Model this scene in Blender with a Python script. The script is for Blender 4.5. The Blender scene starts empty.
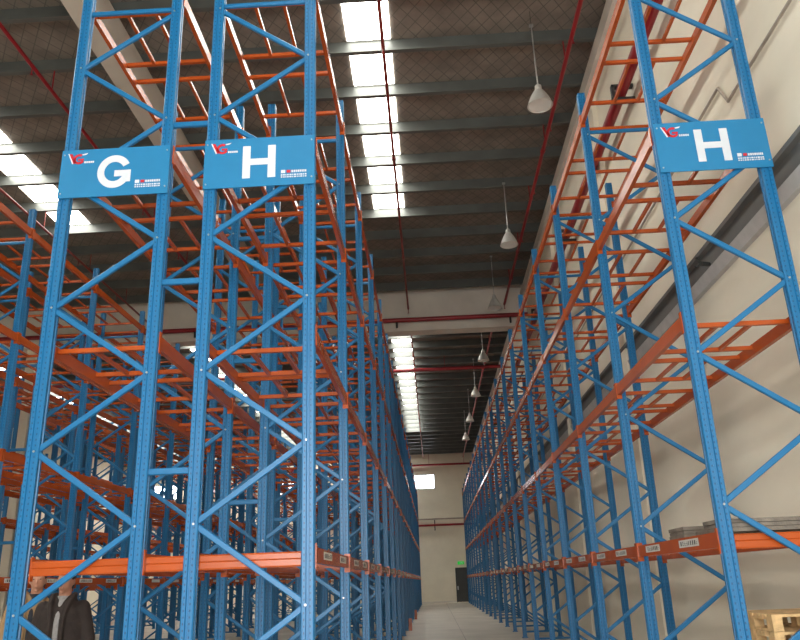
import bpy, bmesh, math, random
from mathutils import Vector, Matrix
random.seed(7)
C = bpy.context.scene.collection
K = 0.93            # everything is measured in camera-fit units and brought to metres at the very end
FL = -1.70          # the floor below the lens, in fit units
PI = math.pi

# ------------------------------------------------------------------ camera numbers
F_PX, YAW, PITCH, ROLL = 755.03, 1.765, 19.15, -2.165
def cam_axes():
    y, p, r = map(math.radians, (YAW, PITCH, ROLL))
    fw = Vector((-math.sin(y)*math.cos(p), math.cos(y)*math.cos(p), math.sin(p)))
    rt = Vector((math.cos(y), math.sin(y), 0)); up = rt.cross(fw)
    return rt*math.cos(r)+up*math.sin(r), -rt*math.sin(r)+up*math.cos(r), fw
RT, UP, FW = cam_axes()
def project(P):
    P = Vector(P); d = P.dot(FW)
    if d < .5: return None
    return 400+F_PX*P.dot(RT)/d, 320-F_PX*P.dot(UP)/d, d

# ------------------------------------------------------------------ materials
def lin(c):
    return tuple(((x/255)/12.92 if x/255 <= .04045 else ((x/255+.055)/1.055)**2.4) for x in c)+(1,)
def nodes(name):
    m = bpy.data.materials.new(name); m.use_nodes = True
    nt = m.node_tree; return m, nt, nt.nodes['Principled BSDF']
def simple(name, rgb, rough=.5, metal=0, noise=.08, nscale=6, bump=0, bscale=60, spec=.5, emit=0, alpha=1):
    m, nt, b = nodes(name)
    b.inputs['Roughness'].default_value = rough; b.inputs['Metallic'].default_value = metal
    b.inputs['Specular IOR Level'].default_value = spec
    c = lin(rgb)
    tc = nt.nodes.new('ShaderNodeTexCoord')
    n = nt.nodes.new('ShaderNodeTexNoise'); n.inputs['Scale'].default_value = nscale; n.inputs['Detail'].default_value = 5
    nt.links.new(tc.outputs['Object'], n.inputs['Vector'])
    r = nt.nodes.new('ShaderNodeMapRange'); r.inputs['To Min'].default_value = 1-noise*2; r.inputs['To Max'].default_value = 1+noise*2
    r.inputs['From Min'].default_value = .25; r.inputs['From Max'].default_value = .75
    nt.links.new(n.outputs['Fac'], r.inputs['Value'])
    mx = nt.nodes.new('ShaderNodeVectorMath'); mx.operation = 'SCALE'; mx.inputs[0].default_value = c[:3]
    nt.links.new(r.outputs['Result'], mx.inputs['Scale']); nt.links.new(mx.outputs[0], b.inputs['Base Color'])
    if bump:
        n2 = nt.nodes.new('ShaderNodeTexNoise'); n2.inputs['Scale'].default_value = bscale; nt.links.new(tc.outputs['Object'], n2.inputs['Vector'])
        bp = nt.nodes.new('ShaderNodeBump'); bp.inputs['Strength'].default_value = bump; bp.inputs['Distance'].default_value = .02
        nt.links.new(n2.outputs['Fac'], bp.inputs['Height']); nt.links.new(bp.outputs[0], b.inputs['Normal'])
    if emit:
        b.inputs['Emission Color'].default_value = c; b.inputs['Emission Strength'].default_value = emit
    return m

def math_node(nt, op, a, b=None, c=None):
    n = nt.nodes.new('ShaderNodeMath'); n.operation = op
    for i, v in enumerate((a, b, c)):
        if v is None: continue
        if isinstance(v, (int, float)): n.inputs[i].default_value = v
        else: nt.links.new(v, n.inputs[i])
    return n.outputs[0]

def post_material():
    # blue powder coat with two columns of punched slots on every face (object coordinates)
    m, nt, b = nodes('blue_perforated_post')
    b.inputs['Roughness'].default_value = .36
    tc = nt.nodes.new('ShaderNodeTexCoord')
    s = nt.nodes.new('ShaderNodeSeparateXYZ'); nt.links.new(tc.outputs['Object'], s.inputs[0])
    sn = nt.nodes.new('ShaderNodeSeparateXYZ'); nt.links.new(tc.outputs['Normal'], sn.inputs[0])
    ny = math_node(nt, 'GREATER_THAN', math_node(nt, 'ABSOLUTE', sn.outputs['Y']), .6)
    nz = math_node(nt, 'LESS_THAN', math_node(nt, 'ABSOLUTE', sn.outputs['Z']), .5)
    u = math_node(nt, 'ADD', math_node(nt, 'MULTIPLY', s.outputs['X'], ny),
                  math_node(nt, 'MULTIPLY', s.outputs['Y'], math_node(nt, 'SUBTRACT', 1, ny)))
    w = math_node(nt, 'SUBTRACT', .052, math_node(nt, 'ABSOLUTE', math_node(nt, 'SUBTRACT', u, .052)))  # folded about the middle
    du = math_node(nt, 'LESS_THAN', math_node(nt, 'ABSOLUTE', math_node(nt, 'SUBTRACT', w, .026)), .0062)
    zz = math_node(nt, 'ABSOLUTE', math_node(nt, 'SUBTRACT', math_node(nt, 'FRACT', math_node(nt, 'MULTIPLY', s.outputs['Z'], 1/.05)), .5))
    dz = math_node(nt, 'LESS_THAN', zz, .17)
    hole = math_node(nt, 'MULTIPLY', math_node(nt, 'MULTIPLY', du, dz), nz)
    mx = nt.nodes.new('ShaderNodeMix'); mx.data_type = 'RGBA'
    mx.inputs['A'].default_value = lin(BLUE); mx.inputs['B'].default_value = lin((20, 74, 118))
    nt.links.new(hole, mx.inputs['Factor']); nt.links.new(mx.outputs['Result'], b.inputs['Base Color'])
    return m
BLUE = (22, 106, 158)
M = {}
M['post'] = post_material()
M['blue'] = simple('blue_powder_coat', BLUE, .36, noise=.03)
M['orange'] = simple('orange_powder_coat', (176, 78, 27), .26, noise=.05, nscale=3)
M['galv'] = simple('zinc_bolt', (190, 190, 190), .35, .8)
M['sign'] = simple('sign_blue', (26, 120, 172), .45, noise=.02)
M['white'] = simple('white_vinyl', (205, 212, 222), .5, noise=.02)
M['red_vinyl'] = simple('red_vinyl', (190, 30, 44), .5, noise=.02)
M['label'] = simple('label_paper', (205, 203, 196), .6, noise=.05)
M['ink'] = simple('label_ink', (40, 40, 42), .7)
M['pipe'] = simple('red_pipe_paint', (140, 22, 30), .4, noise=.08, nscale=2)
M['pipe_brown'] = simple('red_brown_pipe_paint', (128, 44, 36), .45, noise=.08, nscale=2)
M['purlin'] = simple('grey_purlin', (92, 95, 92), .42, .2, noise=.1, nscale=2)
M['girder'] = simple('grey_girder_paint', (190, 182, 170), .6, noise=.06, nscale=1)
M['concrete'] = simple('pale_concrete', (215, 208, 198), .8, noise=.05, nscale=1.2, bump=.15)
M['shade'] = simple('lamp_aluminium', (205, 203, 198), .4, .5, noise=.05)
M['lampglass'] = simple('lamp_glass', (220, 220, 215), .15, 0, noise=.03)
M['dark'] = simple('dark_metal', (52, 54, 54), .5, .2)
M['channel'] = simple('charcoal_channel', (92, 91, 88), .6, noise=.1, nscale=2)
M['conduit'] = simple('grey_conduit', (160, 150, 138), .6)
M['ledge'] = simple('pale_ledge', (176, 174, 172), .7, noise=.05)
M['door'] = simple('door_grey', (64, 66, 66), .55, noise=.06)
M['green'] = simple('exit_green', (30, 165, 60), .4, emit=.7)
M['wood'] = simple('raw_pallet_wood', (206, 172, 124), .75, noise=.22, nscale=9, bump=.3)
M['grey_wood'] = simple('weathered_grey_board', (116, 108, 99), .8, noise=.2, nscale=8, bump=.3)
M['skin'] = simple('skin', (178, 128, 104), .55, noise=.06)
M['hair'] = simple('black_hair', (24, 20, 19), .6, noise=.2, nscale=40)
M['jacket'] = simple('dark_brown_jacket', (46, 37, 34), .85, noise=.15, nscale=14, bump=.5, bscale=14)
M['tan'] = simple('tan_coat', (150, 122, 88), .85, noise=.12, nscale=12, bump=.5, bscale=14)
M['hoodie'] = simple('grey_knit', (150, 148, 148), .9, noise=.1, nscale=30, bump=.4, bscale=90)
M['trousers'] = simple('dark_trousers', (38, 40, 48), .85, noise=.1)
M['shoe'] = simple('black_shoe', (20, 18, 17), .4)

def wall_material():
    m, nt, b = nodes('plastered_wall'); b.inputs['Roughness'].default_value = .85
    tc = nt.nodes.new('ShaderNodeTexCoord')
    n = nt.nodes.new('ShaderNodeTexNoise'); n.inputs['Scale'].default_value = .35; n.inputs['Detail'].default_value = 6; n.inputs['Roughness'].default_value = .6
    mp = nt.nodes.new('ShaderNodeMapping'); mp.inputs['Scale'].default_value = (1, .6, 1.4)
    nt.links.new(tc.outputs['Object'], mp.inputs[0]); nt.links.new(mp.outputs[0], n.inputs['Vector'])
    r = nt.nodes.new('ShaderNodeValToRGB')
    r.color_ramp.elements[0].position = .3; r.color_ramp.elements[0].color = lin((222, 214, 196))
    r.color_ramp.elements[1].position = .7; r.color_ramp.elements[1].color = lin((240, 233, 215))
    nt.links.new(n.outputs['Fac'], r.inputs[0]); nt.links.new(r.outputs[0], b.inputs['Base Color'])
    return m
def floor_material():
    m, nt, b = nodes('concrete_floor'); b.inputs['Roughness'].default_value = .5
    tc = nt.nodes.new('ShaderNodeTexCoord')
    n = nt.nodes.new('ShaderNodeTexNoise'); n.inputs['Scale'].default_value = .8; n.inputs['Detail'].default_value = 8
    nt.links.new(tc.outputs['Object'], n.inputs['Vector'])
    r = nt.nodes.new('ShaderNodeValToRGB')
    r.color_ramp.elements[0].position = .3; r.color_ramp.elements[0].color = lin((168, 162, 150))
    r.color_ramp.elements[1].position = .7; r.color_ramp.elements[1].color = lin((196, 190, 178))
    nt.links.new(n.outputs['Fac'], r.inputs[0])
    s = nt.nodes.new('ShaderNodeSeparateXYZ'); nt.links.new(tc.outputs['Object'], s.inputs[0])
    j = None
    for ax, off in (('X', .3), ('Y', .1)):   # sawn joints every four metres
        f = math_node(nt, 'ABSOLUTE', math_node(nt, 'SUBTRACT', math_node(nt, 'FRACT', math_node(nt, 'ADD', math_node(nt, 'MULTIPLY', s.outputs[ax], .25), off)), .5))
        l = math_node(nt, 'LESS_THAN', f, .003); j = l if j is None else math_node(nt, 'MAXIMUM', j, l)
    mx = nt.nodes.new('ShaderNodeMix'); mx.data_type = 'RGBA'; mx.inputs['B'].default_value = lin((128, 123, 115))
    nt.links.new(j, mx.inputs['Factor']); nt.links.new(r.outputs[0], mx.inputs['A']); nt.links.new(mx.outputs['Result'], b.inputs['Base Color'])
    return m
def deck_material():
    # foil-faced insulation held up by a diamond wire net
    m, nt, b = nodes('roof_insulation'); b.inputs['Roughness'].default_value = .6; b.inputs['Metallic'].default_value = .1
    tc = nt.nodes.new('ShaderNodeTexCoord')
    n = nt.nodes.new('ShaderNodeTexNoise'); n.inputs['Scale'].default_value = 2.2; n.inputs['Detail'].default_value = 6
    nt.links.new(tc.outputs['Object'], n.inputs['Vector'])
    r = nt.nodes.new('ShaderNodeValToRGB')
    r.color_ramp.elements[0].position = .3; r.color_ramp.elements[0].color = lin((114, 105, 98))
    r.color_ramp.elements[1].position = .7; r.color_ramp.elements[1].color = lin((140, 130, 121))
    nt.links.new(n.outputs['Fac'], r.inputs[0])
    s = nt.nodes.new('ShaderNodeSeparateXYZ'); nt.links.new(tc.outputs['Object'], s.inputs[0])
    j = None
    for sg in (1, -1):
        d = math_node(nt, 'ADD', s.outputs['X'], math_node(nt, 'MULTIPLY', s.outputs['Y'], sg*.7))
        f = math_node(nt, 'ABSOLUTE', math_node(nt, 'SUBTRACT', math_node(nt, 'FRACT', math_node(nt, 'MULTIPLY', d, 3.6)), .5))
        l = math_node(nt, 'LESS_THAN', f, .04); j = l if j is None else math_node(nt, 'MAXIMUM', j, l)
    mx = nt.nodes.new('ShaderNodeMix'); mx.data_type = 'RGBA'; mx.inputs['B'].default_value = lin((98, 95, 88))
    nt.links.new(j, mx.inputs['Factor']); nt.links.new(r.outputs[0], mx.inputs['A']); nt.links.new(mx.outputs['Result'], b.inputs['Base Color'])
    bp = nt.nodes.new('ShaderNodeBump'); bp.inputs['Strength'].default_value = .5; bp.inputs['Distance'].default_value = .05
    nt.links.new(n.outputs['Fac'], bp.inputs['Height']); nt.links.new(bp.outputs[0], b.inputs['Normal'])
    return m
M['wall'] = wall_material(); M['floor'] = floor_material(); M['deck'] = deck_material()
def emitter(name, rgb, strength):
    m = bpy.data.materials.new(name); m.use_nodes = True; nt = m.node_tree; nt.nodes.clear()
    e = nt.nodes.new('ShaderNodeEmission'); e.inputs[0].default_value = lin(rgb); e.inputs[1].default_value = strength
    o = nt.nodes.new('ShaderNodeOutputMaterial'); nt.links.new(e.outputs[0], o.inputs[0]); return m
SKY = 13.0
M['skylight'] = emitter('daylit_translucent_sheet', (252, 250, 240), SKY)
M['window'] = emitter('daylit_window_glass', (240, 248, 255), 9)

# ------------------------------------------------------------------ mesh helpers
class MB:
    def __init__(s): s.v = []; s.f = []; s.sm = False
    def add(s, vs, fs):
        o = len(s.v); s.v += [tuple(v) for v in vs]; s.f += [tuple(i+o for i in f) for f in fs]; return s
    def box(s, x0, x1, y0, y1, z0, z1):
        return s.add([(x0,y0,z0),(x1,y0,z0),(x1,y1,z0),(x0,y1,z0),(x0,y0,z1),(x1,y0,z1),(x1,y1,z1),(x0,y1,z1)],
                     [(0,3,2,1),(4,5,6,7),(0,1,5,4),(1,2,6,5),(2,3,7,6),(3,0,4,7)])
    def prism(s, poly, axis, a, b):
        # poly: counter-clockwise 2D outline; extruded along an axis
        def p(u, v, w): return {'z': (u, v, w), 'y': (u, w, v), 'x': (w, u, v)}[axis]
        n = len(poly)
        vs = [p(u, v, a) for u, v in poly]+[p(u, v, b) for u, v in poly]
        fs = [tuple(range(n))[::-1], tuple(range(n, 2*n))]+[(i, (i+1) % n, n+(i+1) % n, n+i) for i in range(n)]
        if axis == 'y': fs = [f[::-1] for f in fs]
        return s.add(vs, fs)
    def bar(s, A, B, w, h, side=(0, 1, 0)):
        # rectangular channel from A to B, w across in the plane normal to 'side', h along 'side', small chamfers
        A, B = Vector(A), Vector(B); d = (B-A).normalized(); n = Vector(side); n = (n-d*n.dot(d)).normalized(); t = d.cross(n)
        c = min(w, h)*.18; a, b_ = w/2, h/2
        ring = [(a-c, -b_), (a, -b_+c), (a, b_-c), (a-c, b_), (-a+c, b_), (-a, b_-c), (-a, -b_+c), (-a+c, -b_)]
        vs = [A+t*u+n*v for u, v in ring]+[B+t*u+n*v for u, v in ring]
        return s.add(vs, [tuple(range(8)), tuple(range(15, 7, -1))]+[(i, 8+i, 8+(i+1) % 8, (i+1) % 8) for i in range(8)])
    def tube(s, pts, r, n=12):
        pts = [Vector(p) for p in pts]; rings = []
        for i, p in enumerate(pts):
            d = ((pts[i+1]-p) if i+1 < len(pts) else (p-pts[i-1])).normalized()
            if 0 < i < len(pts)-1: d = ((pts[i+1]-p).normalized()+(p-pts[i-1]).normalized()).normalized()
            a = d.cross(Vector((0, 0, 1)) if abs(d.z) < .9 else Vector((1, 0, 0))).normalized(); b = d.cross(a)
            rr = r[i] if isinstance(r, (list, tuple)) else r
            rings.append([p+(a*math.cos(2*PI*k/n)+b*math.sin(2*PI*k/n))*rr for k in range(n)])
        vs = [v for q in rings for v in q]; fs = [tuple(range(n)), tuple(range((len(pts)-1)*n, len(pts)*n))[::-1]]
        for j in range(len(pts)-1):
            fs += [(j*n+k, (j+1)*n+k, (j+1)*n+(k+1) % n, j*n+(k+1) % n) for k in range(n)]
        s.sm = True
        return s.add(vs, fs)
    def lathe(s, prof, n=28, c=(0, 0, 0)):
        vs = [(c[0]+r*math.cos(2*PI*k/n), c[1]+r*math.sin(2*PI*k/n), c[2]+z) for r, z in prof for k in range(n)]
        fs = []
        for j in range(len(prof)-1):
            fs += [(j*n+k, j*n+(k+1) % n, (j+1)*n+(k+1) % n, (j+1)*n+k) for k in range(n)]
        s.sm = True
        return s.add(vs, fs)
    def ell(s, c, r, n=20, m=14, fn=None):
        vs = []; fs = []
        for j in range(m+1):
            t = PI*j/m
            for k in range(n):
                p = Vector((math.sin(t)*math.cos(2*PI*k/n), math.sin(t)*math.sin(2*PI*k/n), math.cos(t)))
                if fn: p = fn(p)
                vs.append((c[0]+p.x*r[0], c[1]+p.y*r[1], c[2]+p.z*r[2]))
        for j in range(m):
            fs += [(j*n+k, (j+1)*n+k, (j+1)*n+(k+1) % n, j*n+(k+1) % n) for k in range(n)]
        s.sm = True
        return s.add(vs, fs)
    def mesh(s, name, mat):
        me = bpy.data.meshes.new(name); me.from_pydata(s.v, [], s.f)
        bm = bmesh.new(); bm.from_mesh(me); bmesh.ops.remove_doubles(bm, verts=bm.verts, dist=1e-5)
        bmesh.ops.recalc_face_normals(bm, faces=bm.faces); bm.to_mesh(me); bm.free()
        me.materials.append(M[mat])
        if s.sm:
            for p in me.polygons: p.use_smooth = True
            try: me.set_sharp_from_angle(angle=math.radians(40))
            except Exception: pass
        return me
    def build(s, name, mat, parent=None, loc=(0, 0, 0)):
        return put(s.mesh(name, mat), name, parent, loc)
def put(me, name, parent=None, loc=(0, 0, 0)):
    o = bpy.data.objects.new(name, me); C.objects.link(o); o.location = loc
    if parent: o.parent = parent
    return o
def tag(o, label, cat, group=None, kind=None):
    o['label'] = label; o['category'] = cat
    if group: o['group'] = group
    if kind: o['kind'] = kind
    return o
def empty(name, loc, label, cat, group=None):
    o = bpy.data.objects.new(name, None); C.objects.link(o); o.location = loc; o.empty_display_size = .2
    return tag(o, label, cat, group)
def struct(o): o['kind'] = 'structure'; return o
ORD = ['first','second','third','fourth','fifth','sixth','seventh','eighth','ninth','tenth','eleventh','twelfth','thirteenth',
       'fourteenth','fifteenth','sixteenth','seventeenth','eighteenth','nineteenth','twentieth','twenty-first','twenty-second']

# ------------------------------------------------------------------ the building
XL, XR, YB, YF, ZD = -27.0, 3.97, -6.0, 65.7, 10.62
struct(MB().box(XL-.3, XR+.3, YB-.3, YF+.3, FL-.25, FL).build('floor', 'floor'))
struct(MB().box(XL-.3, XR+.3, YB-.3, YF+.3, ZD, ZD+.1).build('ceiling', 'deck'))
struct(MB().box(XR, XR+.3, YB, YF+.3, FL, ZD).build('wall_right', 'wall'))
struct(MB().box(XL-.3, XL, YB, YF+.3, FL, ZD).build('wall_left', 'wall'))
# wall behind the camera, with an unseen opening added for the fill light
wb = MB()
for x0, x1, z0, z1 in ((XL, -4.5, FL, ZD), (4.0, XR, FL, ZD), (-4.5, 3.97, 4.2, ZD)):
    if x1 > x0: wb.box(x0, x1, YB-.3, YB, z0, z1)
struct(wb.build('wall_back', 'wall'))
# far wall with its window openings
wins = [(-1.75, .42, 7.45, 8.68), (-13.0, -10.6, 7.45, 8.68), (-23.9, -21.5, 7.45, 8.68)]
DX0, DX1, DZ = 1.75, 2.72, .98
wf = MB(); xs = sorted([XL, XR]+[a for w in wins for a in w[:2]])
for i in range(len(xs)-1):
    a, b_ = xs[i], xs[i+1]
    if any(abs(a-w[0]) < 1e-6 for w in wins):
        wf.box(a, b_, YF, YF+.3, FL, 7.45); wf.box(a, b_, YF, YF+.3, 8.68, ZD)
    elif b_ == XR:
        wf.box(a, DX0, YF, YF+.3, FL, ZD); wf.box(DX1, XR, YF, YF+.3, FL, ZD); wf.box(DX0, DX1, YF, YF+.3, DZ, ZD)
    else: wf.box(a, b_, YF, YF+.3, FL, ZD)
struct(wf.build('wall_far', 'wall'))
for i, (a, b_, z0, z1) in enumerate(wins):
    w = struct(MB().box(a, b_, YF+.12, YF+.14, z0, z1).build('window_%d' % (i+1), 'window'))
    fr = MB(); t = .06
    fr.box(a, a+t, YF+.02, YF+.11, z0, z1); fr.box(b_-t, b_, YF+.02, YF+.11, z0, z1)
    fr.box(a, b_, YF+.02, YF+.11, z0, z0+t); fr.box(a, b_, YF+.02, YF+.11, z1-t, z1)
    for q in (1/3, 2/3): fr.box(a+(b_-a)*q-.03, a+(b_-a)*q+.03, YF+.02, YF+.11, z0, z1)
    fr.build('window_frame', 'ledge', w)
d = struct(MB().box(DX0+.05, DX1-.05, YF+.03, YF+.09, FL+.01, DZ-.05).build('door_1', 'door'))
fr = MB(); fr.box(DX0, DX0+.05, YF-.02, YF+.12, FL, DZ); fr.box(DX1-.05, DX1, YF-.02, YF+.12, FL, DZ); fr.box(DX0, DX1, YF-.02, YF+.12, DZ-.05, DZ)
fr.build('door_frame', 'dark', d)
MB().box(DX0+.1, DX0+.2, YF-.03, YF+.03, -.75, -.45).build('door_handle', 'galv', d)
struct(MB().box(XL, DX0, YF-.03, YF, FL, FL+.12).build('baseboard_far', 'concrete'))
# ledge along the head of the right wall and pilasters down it
struct(MB().box(3.78, XR, YB, YF, 9.95, ZD-.33).build('trim_1', 'concrete'))
for k, y in enumerate((7.9+3.1, 14.2, 20.6, 27.1, 33.6, 40, 46.4, 52.8, 59.2)):
    if k == 0: continue
    struct(MB().box(3.86, XR, y-.18, y+.18, FL, 9.95).build('trim_%d' % (k+1), 'wall'))
# dark channel along the right wall with its pale sill below
struct(MB().prism([(3.90, 3.84), (XR, 3.84), (XR, 4.15), (3.84, 4.15), (3.84, 4.09), (3.90, 4.07)], 'y', YB, YF).build('trim_10', 'channel'))
struct(MB().prism([(3.92, 3.68), (XR, 3.66), (XR, 3.83), (3.87, 3.83)], 'y', YB, YF).build('trim_11', 'ledge'))
# purlins: Z sections running across the hall
PY0, PS = 12.87, 1.49
def purlin_ys():
    ys = []; k = -12
    while True:
        y = PY0+k*PS
        if y > YF-.3: break
        if y > YB+.2 and not 26.55 < y < 27.75: ys.append(y)
        k += 1
    return ys
n = 12
for y in purlin_ys():
    p = MB().prism([(y-.10, 10.29), (y+.01, 10.29), (y+.01, 10.60), (y+.10, 10.60), (y+.10, 10.62), (y-.01, 10.62), (y-.01, 10.31), (y-.085, 10.31), (y-.085, 10.34), (y-.10, 10.34)], 'x', XL, XR)
    struct(p.build('trim_%d' % n, 'purlin')); n += 1
# main girder along the hall, portal beam across it and the columns that carry them
struct(MB().prism([(-5.85, 9.42), (-5.45, 9.42), (-5.45, 9.47), (-5.62, 9.50), (-5.62, 10.2), (-5.45, 10.24), (-5.45, 10.29), (-5.85, 10.29), (-5.85, 10.24), (-5.68, 10.2), (-5.68, 9.5), (-5.85, 9.47)][::-1] if False else
              [(-5.80, 9.42), (-5.46, 9.42), (-5.46, 10.29), (-5.80, 10.29)], 'y', YB, YF).build('trim_%d' % n, 'girder')); n += 1
struct(MB().box(XL, XR, 27.05, 27.5, 9.22, ZD).box(XL, XR, 26.98, 27.57, 8.92, 9.22).build('trim_%d' % n, 'concrete')); n += 1
for x in (-5.95, -15.0, -24.0):
    struct(MB().box(x-.17, x+.17, 27.1, 27.45, FL, 8.92).box(x-.24, x+.24, 27.03, 27.52, FL, FL+.12).build('trim_%d' % n, 'wall')); n += 1
# translucent roof sheets: one strip per object, a sheet between every two purlins
nw = 4
for x0, x1 in ((-1.34, -.44), (-10.85, -9.92), (-21.0, -20.0)):
    s = MB(); y = -4.0
    ys = purlin_ys()
    for a, b_ in zip(ys[:-1], ys[1:]):
        if b_-a > 2 or 20.6 < b_ < 30 or (b_ > 56 and x0 > -5): continue  # left strips carried on past the centre one, added to brighten the far end
        q = (-.09 if a > 27 else .07) if x0 > -5 else 0
        s.box(x0+q, x1+q, a+.14, b_-.06, ZD-.02, ZD-.004)
    struct(s.build('window_%d' % nw, 'skylight')); nw += 1

struct(MB().box(-24, -2.2, 62.9, 64.1, ZD-.02, ZD-.004).build('window_%d' % nw, 'skylight'))   # glowing sheet over the cross aisle, added to brighten the far wall

# ------------------------------------------------------------------ racks
W, PW, PD = 1.17, .118, .10
BAY, NB = 2.9045, 19
NODE0, NP = -.155, .718
LEV = [.26, 2.33, 4.45, 6.55]
TOP = 7.04
H_ = TOP-FL
# row: x of its left edge, y of its front, mirrored bracing, spoken name, which side faces an aisle
ROWS = [
  dict(x=2.565, y=7.10, mir=False, name='right-hand H rack by the wall', aisle='L', id='R'),
  dict(x=-2.22, y=6.94, mir=False, name='left H rack beside the main aisle', aisle='R', id='H'),
  dict(x=-3.77, y=6.94, mir=True, name='G rack', aisle='L', id='G'),
  dict(x=-8.52, y=6.94, mir=False, name='first rack across the aisle from G', aisle='R', id='F'),
  dict(x=-10.07, y=6.94, mir=True, name='second rack beyond the G aisle', aisle='L', id='E'),
  dict(x=-14.82, y=6.94, mir=False, name='third rack beyond the G aisle', aisle='R', id='D'),
  dict(x=-16.37, y=6.94, mir=True, name='fourth rack beyond the G aisle', aisle='L', id='C'),
  dict(x=-21.12, y=6.94, mir=False, name='fifth rack beyond the G aisle', aisle='R', id='B'),
]
def post_mesh():
    c = .010; g = .012
    w, d_ = PW, PD
    poly = [(c, 0), (w*.36, 0), (w*.40, g), (w*.60, g), (w*.64, 0), (w-c, 0), (w, c), (w, d_*.34), (w-g, d_*.4), (w-g, d_*.6), (w, d_*.66), (w, d_-c),
            (w-c, d_), (w*.64, d_), (w*.60, d_-g), (w*.40, d_-g), (w*.36, d_), (c, d_), (0, d_-c), (0, d_*.66), (g, d_*.6), (g, d_*.4), (0, d_*.34), (0, c)]
    return MB().prism(poly, 'z', .012, H_).mesh('post', 'post')
ME_POST = post_mesh()
ME_CAP = MB().box(.004, PW-.004, .004, PD-.004, 0, .012).mesh('post_cap', 'blue')
def foot_mesh():
    m = MB().box(-.03, PW+.03, -.03, PD+.03, 0, .012)
    for x in (-.015, PW+.015): m.box(x-.01, x+.01, PD/2-.01, PD/2+.01, .012, .03)
    return m.mesh('foot_plate', 'blue')
ME_FOOT = foot_mesh()
def frame_meshes(mir):
    out = []
    xl, xr = PW-.012, W-PW+.012
    def X(side): return xl if side == 0 else xr
    # even nodes on the left when mirrored (G), on the right otherwise
    for k in range(-2, 9):
        sa = (k % 2) if mir else ((k+1) % 2)
        sb = 1-sa
        za, zb = NODE0+k*NP-FL, NODE0+(k+1)*NP-FL
        if za < .06: za = .1
        dx = .04 if sa == 0 else -.04
        m = MB().bar((X(sa)-dx*.9, PD*.42, za), (X(sb)+dx*.9, PD*.42, zb), .054, .040)
        out.append(('brace', m.mesh('brace', 'blue')))
    for z in (NODE0+9*NP-FL+.055, .17):
        out.append(('cross_brace', MB().bar((xl-.03, PD*.42, z), (xr+.03, PD*.42, z), .052, .040).mesh('cross_brace', 'blue')))
    for k in range(-1, 10):
        b = MB(); s = (k % 2) if mir else ((k+1) % 2)
        z = NODE0+k*NP-FL; x = X(s)+(-.03 if s == 0 else .03)
        b.prism([(x+.011*math.cos(2*PI*i/6), z+.011*math.sin(2*PI*i/6)) for i in range(6)], 'y', -.008, .004)
        out.append(('bolt', b.mesh('bolt', 'galv')))
    return out
FM = {True: frame_meshes(True), False: frame_meshes(False)}
def in_view(pts, margin):
    for p in pts:
        q = project(p)
        if q and -margin < q[0] < 800+margin and -margin < q[1] < 640+margin: return True
    return False
def place_post_position(i): return 'front end' if i == 0 else ORD[i]
nframes = 0
for R in ROWS:
    for i in range(NB+1):
        y = R['y']+i*BAY
        if not in_view([(R['x']+dx, y, z) for dx in (0, W) for z in (FL, -.5, 1, 3, 5, 7)], 60): continue
        e = empty('upright_frame', (R['x'], y, FL), '', 'rack frame', 'blue upright frames of the racking')
        if i == 0 and R['id'] in 'RHG':
            e['label'] = {'R': 'blue perforated upright frame at the right, carrying the H sign near the wall',
                          'H': 'blue perforated upright frame carrying the H sign left of the aisle',
                          'G': 'blue perforated upright frame carrying the G sign, leftmost in front'}[R['id']]
        elif i == NB: e['label'] = 'blue upright frame closing the far end of the %s' % R['name']
        else: e['label'] = 'blue upright frame, %s from the front in the %s' % (ORD[i], R['name'])
        for x in (0, W-PW):
            put(ME_POST, 'post', e, (x, 0, 0))
            put(ME_FOOT, 'foot_plate', e, (x, 0, 0))
            if i < 6: put(ME_CAP, 'post_cap', e, (x, 0, H_))
        for nm, me in FM[R['mir']]:
            if nm == 'bolt' and (i > 1 or R['id'] not in 'RHG'): continue
            put(me, nm, e)
        nframes += 1
# beams -------------------------------------------------------------
BH, BT = .135, .05
def beam_meshes(side):
    # local frame: origin on the row's edge line at the bay's first post front; side 'L': faces -x
    s = -1 if side == 'L' else 1
    m = MB()
    # box beam with the stepped lip along the inner top edge
    prof = [(0, -BH/2), (-s*BT, -BH/2), (-s*BT, BH/2-.03), (-s*BT*.62, BH/2-.03), (-s*BT*.62, BH/2), (0, BH/2)]
    m.prism(prof, 'y', PD+.004, BAY-.004)
    beam = m.mesh('beam_body', 'orange')
    con = []
    for y0, y1 in ((PD*.52, PD+.004), (BAY-.004, BAY+PD*.48)):
        c = MB().box(min(s*.002, s*.012), max(s*.002, s*.012), y0, y1, -.12, .10)
        # return leg hugging the post's flank
        yf = (PD+.0006, PD+.0045) if y0 < 1 else (BAY-.0045, BAY-.0006)
        c.box(min(s*.012, -s*.06), max(s*.012, -s*.06), yf[0], yf[1], -.12, .10)
        con.append(c.mesh('connector', 'orange'))
    return beam, con
BM = {s: beam_meshes(s) for s in 'LR'}
def label_mesh(side, f0, f1):
    s = -1 if side == 'L' else 1
    a, b_ = f0*BAY, f1*BAY
    lab = MB().box(min(s*.001, s*.003), max(s*.001, s*.003), a, b_, -.028, .045).mesh('label', 'label')
    ink = MB(); rnd = random.Random(3)
    y = a+.04
    while y < b_-.08:      # unreadable code characters
        w = rnd.choice((.035, .045, .05))
        for q in range(rnd.choice((2, 3))):
            z = -.012+q*.017
            ink.box(min(s*.003, s*.0042), max(s*.003, s*.0042), y, y+w*.75, z, z+.007)
        ink.box(min(s*.003, s*.0042), max(s*.003, s*.0042), y+rnd.choice((0, w*.6)), y+w*.15+rnd.choice((0, w*.5)), -.012, .03)
        y += w+.015
    return lab, ink.mesh('printed_code', 'ink')
LB = {s: [label_mesh(s, .21, .42), label_mesh(s, .67, .87)] for s in 'LR'}
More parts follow.
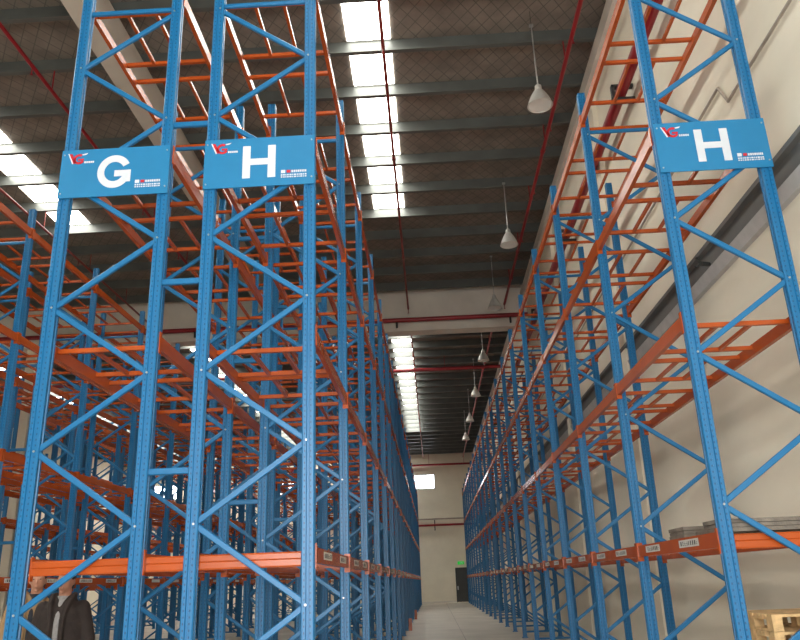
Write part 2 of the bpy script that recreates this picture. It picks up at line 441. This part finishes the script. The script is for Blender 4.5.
def support_mesh_parts(f0, f1):
    x0, x1 = BT+.002, W-BT-.002
    a, b_ = f0*BAY, f1*BAY; t = .046; z0, z1 = -.01, BH/2-.032
    outs = []
    for y in (a, b_): outs.append(('cross_bar', MB().box(x0, x1, y-t/2, y+t/2, z0, z1).mesh('cross_bar', 'orange')))
    for q in (.34, .66):
        x = x0+(x1-x0)*q
        outs.append(('long_bar', MB().box(x-t*.42, x+t*.42, a+t/2, b_-t/2, z0+.004, z1-.004).mesh('long_bar', 'orange')))
    return outs
SP = [support_mesh_parts(.10, .415), support_mesh_parts(.545, .86)]
LV = ['lowest', 'second', 'third', 'top']
def score(pts):
    q = [project(p) for p in pts]; q = [a for a in q if a]
    ins = [a for a in q if -30 < a[0] < 830 and -30 < a[1] < 670]
    if not ins: return 0
    return (len(ins)/len(pts))*1e4/(min(a[2] for a in ins))**2
beams, sups = [], []
for ri, R in enumerate(ROWS):
    hide = 1.0 if R['id'] in 'RHG' else .8
    for i in range(NB):
        y = R['y']+i*BAY
        for li, z in enumerate(LEV):
            for s in 'LR':
                x = R['x'] if s == 'L' else R['x']+W
                sc = score([(x, y+BAY*t, z) for t in (0, .2, .4, .6, .8, 1)])*hide*(1.3 if s == R['aisle'] else 1)
                beams.append((sc, ri, i, li, s, x, y, z))
            for h in (0, 1):
                f = (.10, .415) if h == 0 else (.545, .86)
                sc = score([(R['x']+W*t, y+BAY*u, z) for t in (.1, .5, .9) for u in f])*hide
                if li == 0 and R['id'] == 'H': sc *= .6
                sups.append((sc, ri, i, li, h, R['x'], y, z))
beams.sort(key=lambda b: -b[0]); sups.sort(key=lambda b: -b[0])
def merged(name, items, mesher, mat, label, cat):
    m = MB()
    for me, loc in items:
        m.add([(v.co.x+loc[0], v.co.y+loc[1], v.co.z+loc[2]) for v in me.vertices], [tuple(p.vertices) for p in me.polygons])
    me = bpy.data.meshes.new(name); me.from_pydata(m.v, [], m.f); me.materials.append(M[mat])
    return tag(put(me, name), label, cat, kind='stuff')
SIDE = {('R','L'): 'aisle side', ('R','R'): 'wall side', ('H','R'): 'aisle side', ('H','L'): 'back side', ('G','L'): 'aisle side', ('G','R'): 'back side'}
for n_, (sc, ri, i, li, s, x, y, z) in enumerate(beams[:298]):
    R = ROWS[ri]; side = SIDE.get((R['id'], s), 'aisle side' if s == R['aisle'] else 'back side')
    e = empty('rack_beam', (x, y, z), 'orange %s-level beam, %s, %s bay of the %s' % (LV[li], side, ORD[i], R['name']), 'rack beam', 'orange load beams of the racking')
    b_, con = BM[s]
    put(b_, 'beam_body', e)
    for c in con: put(c, 'connector', e)
    if li == 0 and s == R['aisle']:
        for lab, ink in LB[s]:
            o = put(lab, 'label', e); o['label'] = 'white location label'
            if i < 4: put(ink, 'printed_code', o)
rest = []
for sc, ri, i, li, s, x, y, z in beams[298:]:
    if sc <= 0: continue
    rest.append((BM[s][0], (x, y, z)))
    for c in BM[s][1]: rest.append((c, (x, y, z)))
merged('rack_beam', rest, None, 'orange', 'distant orange load beams of all the racks, too many to count', 'rack beams')
for n_, (sc, ri, i, li, h, x, y, z) in enumerate(sups[:298]):
    R = ROWS[ri]
    e = empty('pallet_support', (x, y, z), 'orange %s-level pallet support, %s half of %s bay, %s' % (LV[li], ('near', 'far')[h], ORD[i], R['name']), 'pallet support', 'orange pallet support grids between the beams')
    e.location.y += random.uniform(-.03, .03)
    if R['id'] == 'H' and li == 1 and i == 0: e.location.y = y+(.10 if h == 0 else .035)*BAY
    for nm, me in SP[h]: put(me, nm, e)
rest = []
for sc, ri, i, li, h, x, y, z in sups[298:]:
    if sc <= 0: continue
    for nm, me in SP[h]: rest.append((me, (x, y, z)))
merged('pallet_support', rest, None, 'orange', 'distant orange pallet supports of all the racks, too many to count', 'pallet supports')
# end beams lying across the front frames at the lowest level
def end_beam(x0, x1, y, z, label):
    e = empty('end_beam', (x0, y, z), label, 'rack beam')
    L = x1-x0
    MB().prism([(.006, -.068), (.045, -.068), (.045, .062), (.012, .062), (0, .048), (0, .006), (.007, 0), (.0, -.006), (0, -.055)][::-1], 'x', 0, L).build('beam_body', 'orange', e)
    for a in (-.012, L): MB().box(a, a+.012, -.004, .05, -.11, .10).build('connector', 'orange', e)
end_beam(-3.64, -1.18, 7.045, .235, 'orange beam lying level across the front of the G and H racks')
end_beam(2.71, 3.63, 7.205, .245, 'orange beam lying level across the front of the right-hand rack')
# row spacers tying back-to-back frames
ns = 0
for (xa, xb, nm, y0) in ((-2.60, -2.22, 'G and H racks', 6.94), (-8.90, -8.52, 'racks beyond the G aisle', 6.94)):
    for i in range(0, 14 if xa > -5 else 12):
        for zi, z in enumerate((1.05, 2.95, 4.80, -.85)):
            y = y0+i*BAY
            if not in_view([((xa+xb)/2, y, z)], 10): continue
            m = MB().bar((xa-.02+.02, .05, 0), (xb, .05, 0), .062, .045)
            m.v = [(v[0]-xa, v[1], v[2]) for v in m.v]
            h = ('second lowest', 'third lowest', 'highest', 'lowest')[zi]
            tag(m.build('row_spacer', 'blue', None, (xa, y, z)), 'short blue spacer, %s, joining the %s at %s frame' % (h, nm, 'the front' if i == 0 else ORD[i]), 'row spacer', 'blue spacers between back-to-back frames')

# ------------------------------------------------------------------ signs
def poly_extrude(name, outlines, mat, parent, th=.004, base=10**6):
    # outlines: list of convex/concave quads strips given as lists of (x, z)
    m = MB()
    for i, o in enumerate(outlines): m.prism(o, 'y', -th-(.0012 if i >= base else 0), 0)
    return m.build(name, mat, parent)
def arc_strip(cx, cz, ro, ri, a0, a1, n=22, sx=1):
    out = []
    for k in range(n):
        t0 = math.radians(a0+(a1-a0)*k/n); t1 = math.radians(a0+(a1-a0)*(k+1)/n)
        out.append([(cx+ri*math.cos(t0)*sx, cz+ri*math.sin(t0)), (cx+ro*math.cos(t0)*sx, cz+ro*math.sin(t0)),
                    (cx+ro*math.cos(t1)*sx, cz+ro*math.sin(t1)), (cx+ri*math.cos(t1)*sx, cz+ri*math.sin(t1))])
    return out
def rect(x0, x1, z0, z1): return [(x0, z0), (x1, z0), (x1, z1), (x0, z1)]
def make_sign(x0, x1, y, z0, z1, letter, label):
    e = empty('sign_board', (x0, y, z0), label, 'sign', 'rack letter signs')
    w, h = x1-x0, z1-z0
    MB().box(0, w, 0, .012, 0, h).build('panel', 'sign', e)
    cx, cz, lh = w*.5, h*.50, h*.66
    f = empty_part = None
    if letter == 'H':
        lw, st = .35, .082
        sh = [rect(cx-lw/2, cx-lw/2+st, cz-lh/2, cz+lh/2), rect(cx+lw/2-st, cx+lw/2, cz-lh/2, cz+lh/2), rect(cx-lw/2+st, cx+lw/2-st, cz-st*.45, cz+st*.45)]
    else:
        ro = lh/2+.006; sh = arc_strip(cx, cz, ro, ro-.08, 28, 338, 40, .92)
        sh += [rect(cx+.005, cx+ro*.92-.075, cz-.060, cz+.012), rect(cx+ro*.92-.076, cx+ro*.92, cz-.128, cz+.012)]
    o = poly_extrude('letter', sh, 'white', e, .004, 40); o['label'] = 'white letter %s' % letter
    # emblem: red open ring with white wings left and right of it
    lx, lz = w*.155, h*.80
    o = poly_extrude('emblem', arc_strip(lx+.01, lz, .062, .036, 60, 330, 18)+[rect(lx+.0, lx+.062, lz-.018, lz+.004)]+
                     [[(lx-.10, lz+.066), (lx-.068, lz+.066), (lx-.02, lz-.045), (lx-.045, lz-.055)]], 'red_vinyl', e, .004); o['label'] = 'red ring-shaped emblem'
    for q in ([(lx-.115, lz+.07), (lx-.102, lz+.07), (lx-.046, lz-.052), (lx-.06, lz-.058)], [(lx+.03, lz+.056), (lx+.1, lz+.07), (lx+.085, lz+.052), (lx+.05, lz+.045)]):
        o = poly_extrude('emblem_wing', [q], 'white', e, .0035); o['label'] = 'white wing of the emblem'
    o = poly_extrude('emblem_lettering', [rect(lx+.07+k*.022, lx+.086+k*.022, lz-.052, lz-.03) for k in range(5)], 'white', e, .0035); o['label'] = 'small white lettering by the emblem'
    # small unreadable print low on the right
    rnd = random.Random(5); tx = w*.70; r1 = []
    r1.append(rect(tx, tx+.045, h*.235, h*.30))
    x = tx+.11
    while x < w*.93:
        ww = rnd.choice((.012, .018)); r1.append(rect(x, x+ww, h*.245, h*.29)); x += ww+.006
    x = tx
    while x < w*.93:
        ww = rnd.choice((.01, .016, .022)); r1.append(rect(x, x+ww, h*.185, h*.212)); r1.append(rect(x, x+ww, h*.145, h*.168)); x += ww+.008
    o = poly_extrude('fine_print', r1, 'white', e, .0035); o['label'] = 'small white lines of print'
    o = poly_extrude('print_mark', [rect(tx+.06, tx+.10, h*.24, h*.295)], 'red_vinyl', e, .0036); o['label'] = 'small red mark in the print'
    for bx in (.03, w-.03):
        for bz in (.05 if bx < .5 else .08, h-.06):
            MB().prism([(bx+.009*math.cos(PI/3*i), bz+.009*math.sin(PI/3*i)) for i in range(6)], 'y', -.008, 0).build('bolt', 'galv', e)
make_sign(-3.77, -2.60, 6.918, 3.935, 4.51, 'G', 'blue sign with a white letter G, leftmost of the three signs')
make_sign(-2.225, -1.05, 6.918, 3.955, 4.54, 'H', 'blue sign with a white letter H on the rack left of the aisle')
make_sign(2.575, 3.74, 7.078, 3.955, 4.545, 'H', 'blue sign with a white letter H on the rack by the right wall')

# ------------------------------------------------------------------ lamps
def make_lamp(x, y, z, label):
    e = empty('pendant_lamp', (x, y, z), label, 'lamp', 'bell lamps hanging above the aisle')
    MB().lathe([(.0, .36), (.05, .36), (.075, .34), (.105, .30), (.135, .25), (.175, .17), (.208, .09), (.226, .02), (.242, 0), (.236, -.006), (.218, .012), (.20, .09), (.165, .17), (.10, .27), (.0, .29)]).build('lamp_shade', 'shade', e)
    MB().lathe([(0, .016), (.14, .012), (.212, .006), (.212, .012), (0, .02)]).build('glass', 'lampglass', e)
    MB().lathe([(0, .47), (.03, .47), (.06, .44), (.07, .36), (.05, .335), (0, .335)]).build('housing', 'shade', e)
    MB().tube([(0, 0, .36), (0, 0, 10.26-z)], .013, 8).build('rod', 'galv', e)
    MB().tube([(0, 0, 10.26-z), (0, 0, 10.60-z)], .004, 6).build('cable', 'dark', e)
    MB().box(-.04, .04, -.03, .03, 10.23-z, 10.27-z).build('bracket', 'galv', e)
for k, y in enumerate((12.25, 18.5, 23.45, 29.7, 35.9, 42.1, 47.9)):
    make_lamp(2.42, y, 8.40, ('bell-shaped grey lamp nearest the camera over the aisle' if k == 0 else 'bell-shaped grey lamp hanging over the aisle, %s from the camera' % ORD[k]))

# ------------------------------------------------------------------ sprinkler pipes
def pipe(pts, r, mat, label, hang=(), heads=(), parent_name='sprinkler_pipe'):
    o = MB().tube(pts, r, 12)
    for i in range(len(pts)): pass
    base = o.build(parent_name, mat); tag(base, label, 'pipe', 'red fire pipes')
    for (x, y, z, zt) in hang:
        MB().tube([(x, y, z), (x, y, zt)], .014, 8).build('hanger', mat, base)
    for (x, y, z) in heads:
        h = MB().tube([(x, y, z), (x, y, z-.14)], .012, 8); h.lathe([(0, -.14), (.03, -.142), (.03, -.148), (0, -.15)], 10, (x, y, z)).build('sprinkler_head', mat, base)
    for y in range(0):
        pass
    return base
def runpipe(x, z, r, mat, y0, y1, label, step=2.95, zt=10.3):
    pys = [p-.045 for p in purlin_ys() if y0+.5 < p < y1-.3]
    hang = [(x, p, z, zt) for p in pys[::2]]
    heads = [(x, p+.7, z-r) for p in pys[1::2]]
    # couplings
    b = pipe([(x, y0, z), (x, y1, z)], r, mat, label, hang, heads)
    for p in pys[::4]:
        MB().tube([(x, p+.3, z), (x, p+.42, z)], r*1.35, 12).build('coupling', mat, b)
runpipe(3.14, 9.8, .045, 'pipe', -4, 26.95, 'thin red sprinkler pipe under the near roof beside the right wall')
runpipe(-.50, 9.8, .035, 'pipe_brown', -4, 26.95, 'thin brown-red sprinkler pipe under the near skylight strip')
runpipe(-7.38, 9.8, .04, 'pipe', -4, 26.95, 'thin red sprinkler pipe under the near roof at upper left')
runpipe(-10.5, 9.75, .035, 'pipe_brown', -4, 26.95, 'thin pinkish sprinkler pipe at far left below the left skylights')
runpipe(2.95, 9.97, .045, 'pipe', 27.6, 65.1, 'thin red sprinkler pipe right of the lamps beyond the concrete beam')
runpipe(-.48, 9.97, .035, 'pipe_brown', 27.6, 65.1, 'thin brown-red sprinkler pipe beside the skylights beyond the concrete beam')
b = pipe([(XL+.02, 26.8, 9.30), (XR-.02, 26.8, 9.30)], .085, 'pipe', 'thick red pipe running across in front of the concrete beam')
for x in (-20, -14, -8.6, -.95, 3.3): MB().tube([(x, 26.8, 9.30), (x, 26.8, 9.0)], .04, 8).build('hanger', 'dark', b)
pipe([(XL+.02, 35.8, 9.8), (XR-.02, 35.8, 9.8)], .085, 'pipe', 'thick red pipe running across beyond the concrete beam', [(x, 35.8, 9.8, 10.6) for x in (-14, -7, 1)])
pipe([(XL+.02, 65.3, 9.42), (XR-.15, 65.3, 9.42)], .09, 'pipe', 'thick red pipe running high across the far wall', [(x, 65.3, 9.42, 10.6) for x in (-14, -7, 0, 3)])
b = pipe([(XL+.02, 65.45, 4.42), (XR-.15, 65.45, 4.42)], .085, 'pipe', 'red pipe running along the far wall above the door')
for x in (-7, .25): MB().box(x-.04, x+.04, 65.45, YF, 4.0, 4.84).build('bracket', 'dark', b)
tag(MB().tube([(XL+.02, 65.55, 4.93), (XR-.15, 65.55, 4.93)], .06, 10).build('wall_pipe', 'conduit'), 'grey pipe on the far wall just above the red pipe', 'pipe')
# thick main on the right wall with its black brackets
b = MB().tube([(3.745, YB+.05, 8.12), (3.745, 65.15, 8.12)], .10, 16).build('fire_main', 'pipe'); tag(b, 'thick dark red fire main running high along the right wall', 'pipe', 'red fire pipes')
for y in [11.6+5.9*k for k in range(9)]:
    br = MB().box(3.56, XR-.002, y-.05, y+.05, 7.92, 8.01); br.box(3.58, 3.63, y-.05, y+.05, 8.01, 8.27); br.box(3.58, XR-.002, y-.05, y+.05, 8.23, 8.28)
    br.build('bracket', 'dark', b)
tag(MB().tube([(3.93, YB+.02, 5.5), (3.93, 8.15, 5.5), (3.93, 8.35, 5.84), (3.93, 9.1, 5.84), (3.93, 9.3, 5.76), (3.93, 65.1, 5.76)], .02, 8).build('conduit', 'conduit'), 'thin grey conduit running along the right wall above the dark channel', 'conduit')
# small fitting sticking out below the channel
e = empty('wall_bracket', (3.86, 9.5, 3.88), 'small grey pronged bracket sticking out of the dark channel on the right wall', 'bracket')
MB().bar((.02, 0, 0), (-.13, -.1, -.02), .05, .05).build('arm', 'dark', e)
MB().bar((-.13, -.1, -.02), (-.19, -.14, .05), .03, .03).bar((-.13, -.1, -.02), (-.20, -.10, -.07), .03, .03).build('prong', 'dark', e)

# exit sign
e = empty('exit_sign', (1.98, YF-.01, 1.22), 'small lit green exit sign above the far door', 'exit sign')
MB().box(0, .52, -.06, 0, 0, .24).build('light_box', 'green', e)
s = MB()
for r in (rect(.12, .2, .11, .13), rect(.2, .23, .08, .16), rect(.28, .31, .07, .17), rect(.33, .38, .16, .2), rect(.31, .42, .11, .135), rect(.36, .39, .04, .12)):
    s.prism(r, 'y', -.066, -.06)
o = s.build('pictogram', 'white', e); o['label'] = 'pale pictogram'

# ------------------------------------------------------------------ wooden pallets at lower right, inside the end bay
def pallet_parts():
    Lx, Ly = .88, .95
    top = []
    for k in range(7):
        y = k*(Ly-.10)/6; top.append(MB().box(0, Lx, y, y+.10, .118, .142).mesh('deck_board', 'wood'))
    mid = [MB().box(x, x+.09, 0, Ly, .098, .118).mesh('stringer_board', 'wood') for x in (0, Lx/2-.045, Lx-.09)]
    blk = [MB().box(x, x+.09, y, y+.13, .02, .098).mesh('block', 'wood') for x in (0, Lx/2-.045, Lx-.09) for y in (0, Ly/2-.065, Ly-.13)]
    bot = [MB().box(x, x+.09, 0, Ly, 0, .02).mesh('bottom_board', 'wood') for x in (0, Lx/2-.045, Lx-.09)]
    return [('deck_board', t) for t in top]+[('stringer_board', t) for t in mid]+[('block', t) for t in blk]+[('bottom_board', t) for t in bot]
PP = pallet_parts(); npal = 9
for k in range(npal):
    z = FL+k*.146
    e = empty('wooden_pallet', (3.0+random.uniform(-.02, .02), 7.36+random.uniform(-.02, .02), z), '', 'pallet', 'stacked wooden pallets in the right rack')
    e.rotation_euler.z = random.uniform(-.012, .012)
    fromtop = npal-1-k
    e['label'] = 'raw wooden pallet at lower right, %s' % ('topmost of the stack' if fromtop == 0 else 'lowest of the stack on the floor' if k == 0 else '%s from the top of the stack' % ORD[fromtop])
    for nm, me in PP: put(me, nm, e)
# grey boards on the lowest level
def boards(x0, x1, y0, y1, n, label, rot=0):
    z = LEV[0]+BH/2+.001
    e = empty('board_bundle', (x0, y0, z), label, 'boards', 'grey boards on the lowest rack level'); e.rotation_euler.z = rot
    for k in range(n):
        h = .115/n if n > 1 else .045
        o = .006*(k % 2)
        MB().box(o, x1-x0-o, o, y1-y0-o, k*h, (k+1)*h-.004).build('board', 'grey_wood', e)
boards(2.60, 3.08, 8.22, 8.74, 3, 'short bundle of weathered grey boards, left one on the lowest right-hand beams')
boards(2.60, 3.72, 7.22, 7.62, 3, 'long weathered grey boards lying on the end of the right-hand rack')
boards(2.64, 3.72, 7.70, 7.98, 1, 'low grey boards lying between the short bundle and the long boards')
# orange guards at two post feet of the left rack
for k in (8, 11):
    y = 6.94+k*BAY
    g = MB(); x = -1.05
    g.prism([(x+.02, y-.06), (x+.14, y-.06), (x+.14, y+.16), (x+.02, y+.16), (x+.02, y+.15), (x+.13, y+.15), (x+.13, y-.05), (x+.02, y-.05)], 'z', FL, FL+.42)
    tag(g.build('post_guard', 'orange'), 'orange guard at the foot of the left rack, %s of two' % ('nearer' if k == 8 else 'farther'), 'post guard', 'orange post guards')

# ------------------------------------------------------------------ people
def remeshed(mb, name, mat, parent, voxel, loc=(0, 0, 0), rotz=0, smooth=6):
    me = bpy.data.meshes.new(name); me.from_pydata(mb.v, [], mb.f)
    bm = bmesh.new(); bm.from_mesh(me); bmesh.ops.remove_doubles(bm, verts=bm.verts, dist=1e-5); bmesh.ops.recalc_face_normals(bm, faces=bm.faces); bm.to_mesh(me); bm.free()
    t = bpy.data.objects.new('tmp', me); C.objects.link(t)
    r = t.modifiers.new('r', 'REMESH'); r.mode = 'VOXEL'; r.voxel_size = voxel; r.use_smooth_shade = True
    s = t.modifiers.new('s', 'SMOOTH'); s.iterations = smooth; s.factor = .5
    bpy.context.view_layer.update(); dg = bpy.context.evaluated_depsgraph_get()
    out = bpy.data.meshes.new_from_object(t.evaluated_get(dg)); out.name = name
    bpy.data.objects.remove(t)
    out.materials.clear(); out.materials.append(M[mat])
    for p in out.polygons: p.use_smooth = True; p.material_index = 0
    o = put(out, name, parent, loc); o.rotation_euler.z = rotz; return o
def loft(m, rings, n=20):
    # rings: (cx, cy, z, rx, ry)
    vs = [(cx+rx*math.cos(2*PI*k/n), cy+ry*math.sin(2*PI*k/n), z) for cx, cy, z, rx, ry in rings for k in range(n)]
    fs = [tuple(range(n))[::-1], tuple(range((len(rings)-1)*n, len(rings)*n))]
    for j in range(len(rings)-1): fs += [(j*n+k, j*n+(k+1) % n, (j+1)*n+(k+1) % n, (j+1)*n+k) for k in range(n)]
    m.add(vs, fs)
def limb(m, pts, rs): m.tube(pts, rs, 12); [m.ell(p, (r, r, r), 12, 8) for p, r in zip(pts, rs)]
def head_fn(p):
    p = Vector(p)
    if p.z < 0: p.x *= 1+.28*p.z; p.y = p.y*(1+.12*p.z)-.06*abs(p.z)      # narrower jaw
    return p
def person(x, y, rotz, sc, coat, inner, label, lean=0.0, nod=0.0):
    body = MB()
    # height 1.80 * sc, facing -y
    hx, hy, hz = lean, -.03, 1.665
    body.ell((hx, hy, hz), (.076, .098, .118), 24, 18, head_fn)
    body.ell((hx, hy-.10, hz-.012), (.013, .02, .026), 10, 8); body.ell((hx, hy-.108, hz-.026), (.017, .014, .011), 10, 8)
    body.ell((hx, hy-.088, hz-.062), (.027, .012, .008), 10, 8); body.ell((hx, hy-.085, hz-.098), (.024, .018, .018), 10, 8)
    for s in (-1, 1):
        body.ell((hx+s*.078, hy+.005, hz-.005), (.011, .02, .032), 10, 8)
        body.ell((hx+s*.03, hy-.085, hz+.022), (.022, .012, .007), 10, 8)
    body.tube([(lean*.3, .02, 1.40), (lean*.8, .0, 1.50), (hx, -.01, 1.60)], [.075, .058, .06], 14)
    loft(body, [(0, 0, .86, .15, .11), (0, 0, .98, .16, .115), (0, 0, 1.12, .14, .10), (0, 0, 1.3, .17, .115), (0, .01, 1.42, .16, .09), (0, .02, 1.47, .08, .06)])
    arms = []
    for s in (-1, 1):
        sh = (s*.185, .01, 1.42); el = (s*.255, .03, 1.13); wr = (s*.235, -.07, .90)
        arms.append((sh, el, wr))
        limb(body, [sh, el, wr], [.05, .04, .028])
        hd = Vector(wr)+Vector((0, -.02, -.06))
        body.ell(tuple(hd), (.018, .038, .048), 12, 8)
        for f in range(4):
            a = hd+Vector((0, -.028+f*.019, -.03)); L = (.065, .075, .072, .055)[f]
            body.tube([tuple(a), tuple(a+Vector((-s*.006, -.004, -L*.5))), tuple(a+Vector((-s*.022, -.004, -L*.95)))], [.009, .0085, .007], 8)
        a = hd+Vector((0, -.03, .01)); body.tube([tuple(a), tuple(a+Vector((-s*.01, -.026, -.03))), tuple(a+Vector((-s*.014, -.03, -.06)))], [.011, .010, .008], 8)
        limb(body, [(s*.09, 0, .88), (s*.10, -.01, .48), (s*.105, .02, .08)], [.085, .058, .04])
        body.ell((s*.105, -.05, .04), (.042, .12, .035), 12, 8)
    o = remeshed(body, 'person', 'skin', None, .0085, smooth=3)
    tag(o, label, 'person', None); o.location = (x, y, FL); o.rotation_euler.z = rotz
    # coat: shell with an open front
    c = MB()
    loft(c, [(0, .0, .74, .235, .165), (0, 0, .9, .225, .16), (0, .0, 1.12, .215, .15), (0, .0, 1.3, .225, .15), (0, .01, 1.42, .215, .13), (0, .02, 1.485, .13, .10), (lean*.3, .03, 1.53, .095, .085)], 28)
    for sh, el, wr in arms:
        w2 = Vector(wr)+Vector((0, 0, .02))
        limb(c, [(sh[0]*.98, sh[1], sh[2]-.01), el, tuple(w2)], [.082, .072, .054])
    for s in (-1, 1):  # collar and lapel rolls beside the opening
        c.tube([(s*.085, .06, 1.54), (s*.10, -.03, 1.53), (s*.085, -.11, 1.46), (s*.06, -.165, 1.32), (s*.06, -.18, 1.05), (s*.075, -.19, .76)], [.03, .03, .028, .022, .02, .02], 10)
        c.box(s*.13-.035 if s > 0 else -.165, s*.13+.035 if s > 0 else -.095, -.19, -.14, .93, 1.02)
    remeshed(c, 'coat', coat, o, .011, smooth=5)
    h = MB()   # inner garment showing in the opening
    loft(h, [(0, -.055, .80, .058, .125), (0, -.05, 1.0, .056, .12), (0, -.045, 1.3, .060, .118), (0, -.01, 1.44, .075, .10), (lean*.4, .0, 1.50, .072, .075), (lean*.5, .0, 1.535, .068, .07)], 20)
    remeshed(h, 'inner_top', inner, o, .011, smooth=3)
    t = MB()
    loft(t, [(0, 0, .78, .17, .125), (0, 0, .9, .175, .13), (0, 0, .96, .17, .125)])
    for s in (-1, 1): limb(t, [(s*.09, 0, .84), (s*.10, -.01, .48), (s*.105, .02, .12)], [.10, .08, .07])
    remeshed(t, 'trousers', 'trousers', o, .013, smooth=4)
    for s in (-1, 1):
        sh = MB(); loft(sh, [(s*.105, -.045, 0, .052, .145), (s*.105, -.045, .03, .053, .145), (s*.105, -.03, .07, .048, .12), (s*.105, .01, .11, .045, .06)])
        remeshed(sh, 'shoe', 'shoe', o, .010, smooth=3)
    hr = MB()
    hr.ell((hx, hy+.018, hz+.03), (.084, .096, .10), 22, 14)
    hr.ell((hx, hy+.05, hz-.02), (.074, .07, .085), 20, 12)
    remeshed(hr, 'hair', 'hair', o, .010, smooth=2)
    for s in (-1, 1):
        e_ = MB().ell((hx+s*.03, hy-.088, hz+.012), (.011, .007, .006), 10, 8).build('eye', 'hair', o)
    # bring to fit units
    for ob in [o]+list(o.children):
        for v in ob.data.vertices: v.co *= sc
    return o
person(-4.05, 8.62, .12, 1.105, 'jacket', 'hoodie', 'person in a dark brown open jacket over a grey top, standing behind the G frame', lean=.012)
person(-4.70, 9.25, .35, 1.125, 'tan', 'trousers', 'person in a tan coat half hidden behind the person in the dark jacket', lean=.02)

# ------------------------------------------------------------------ light
def area(name, loc, rot, sx, sy, power, rgb=(1, 1, 1)):
    l = bpy.data.lights.new(name, 'AREA'); l.shape = 'RECTANGLE'; l.size = sx*K; l.size_y = sy*K; l.energy = power; l.color = rgb
    o = bpy.data.objects.new(name, l); C.objects.link(o); o.location = loc; o.rotation_euler = rot; return o
area('camera_side_fill', (-.3, YB+.1, 1.3), (math.radians(90), 0, 0), 8.0, 5.4, 1100, (1, .99, .96))  # added soft fill from behind the camera, standing in for its flash
w = bpy.data.worlds.new('World'); bpy.context.scene.world = w; w.use_nodes = True
nt = w.node_tree; bg = nt.nodes['Background']
sky = nt.nodes.new('ShaderNodeTexSky'); sky.sky_type = 'NISHITA'; sky.sun_disc = False; sky.sun_elevation = math.radians(35)
nt.links.new(sky.outputs[0], bg.inputs[0]); bg.inputs[1].default_value = .15

# ------------------------------------------------------------------ to metres, floor at z = 0
seen = set()
for me in bpy.data.meshes:
    if me.users: me.transform(Matrix.Scale(K, 4))
for o in bpy.data.objects:
    o.location = o.location*K
    if o.parent is None: o.location.z -= FL*K

cam = bpy.data.cameras.new('camera'); co = bpy.data.objects.new('camera', cam); C.objects.link(co)
cam.sensor_width = 36; cam.lens = F_PX/800*36; cam.clip_end = 300
rot = Matrix((RT, UP, -FW)).transposed()
co.matrix_world = Matrix.Translation((0, 0, -FL*K)) @ rot.to_4x4()
S = bpy.context.scene; S.camera = co
S.view_settings.view_transform = 'Standard'; S.view_settings.look = 'None'; S.view_settings.gamma = 1; S.view_settings.use_curve_mapping = False
S.view_settings.exposure = 0.38
print('frames', nframes, 'objects', len(bpy.data.objects))
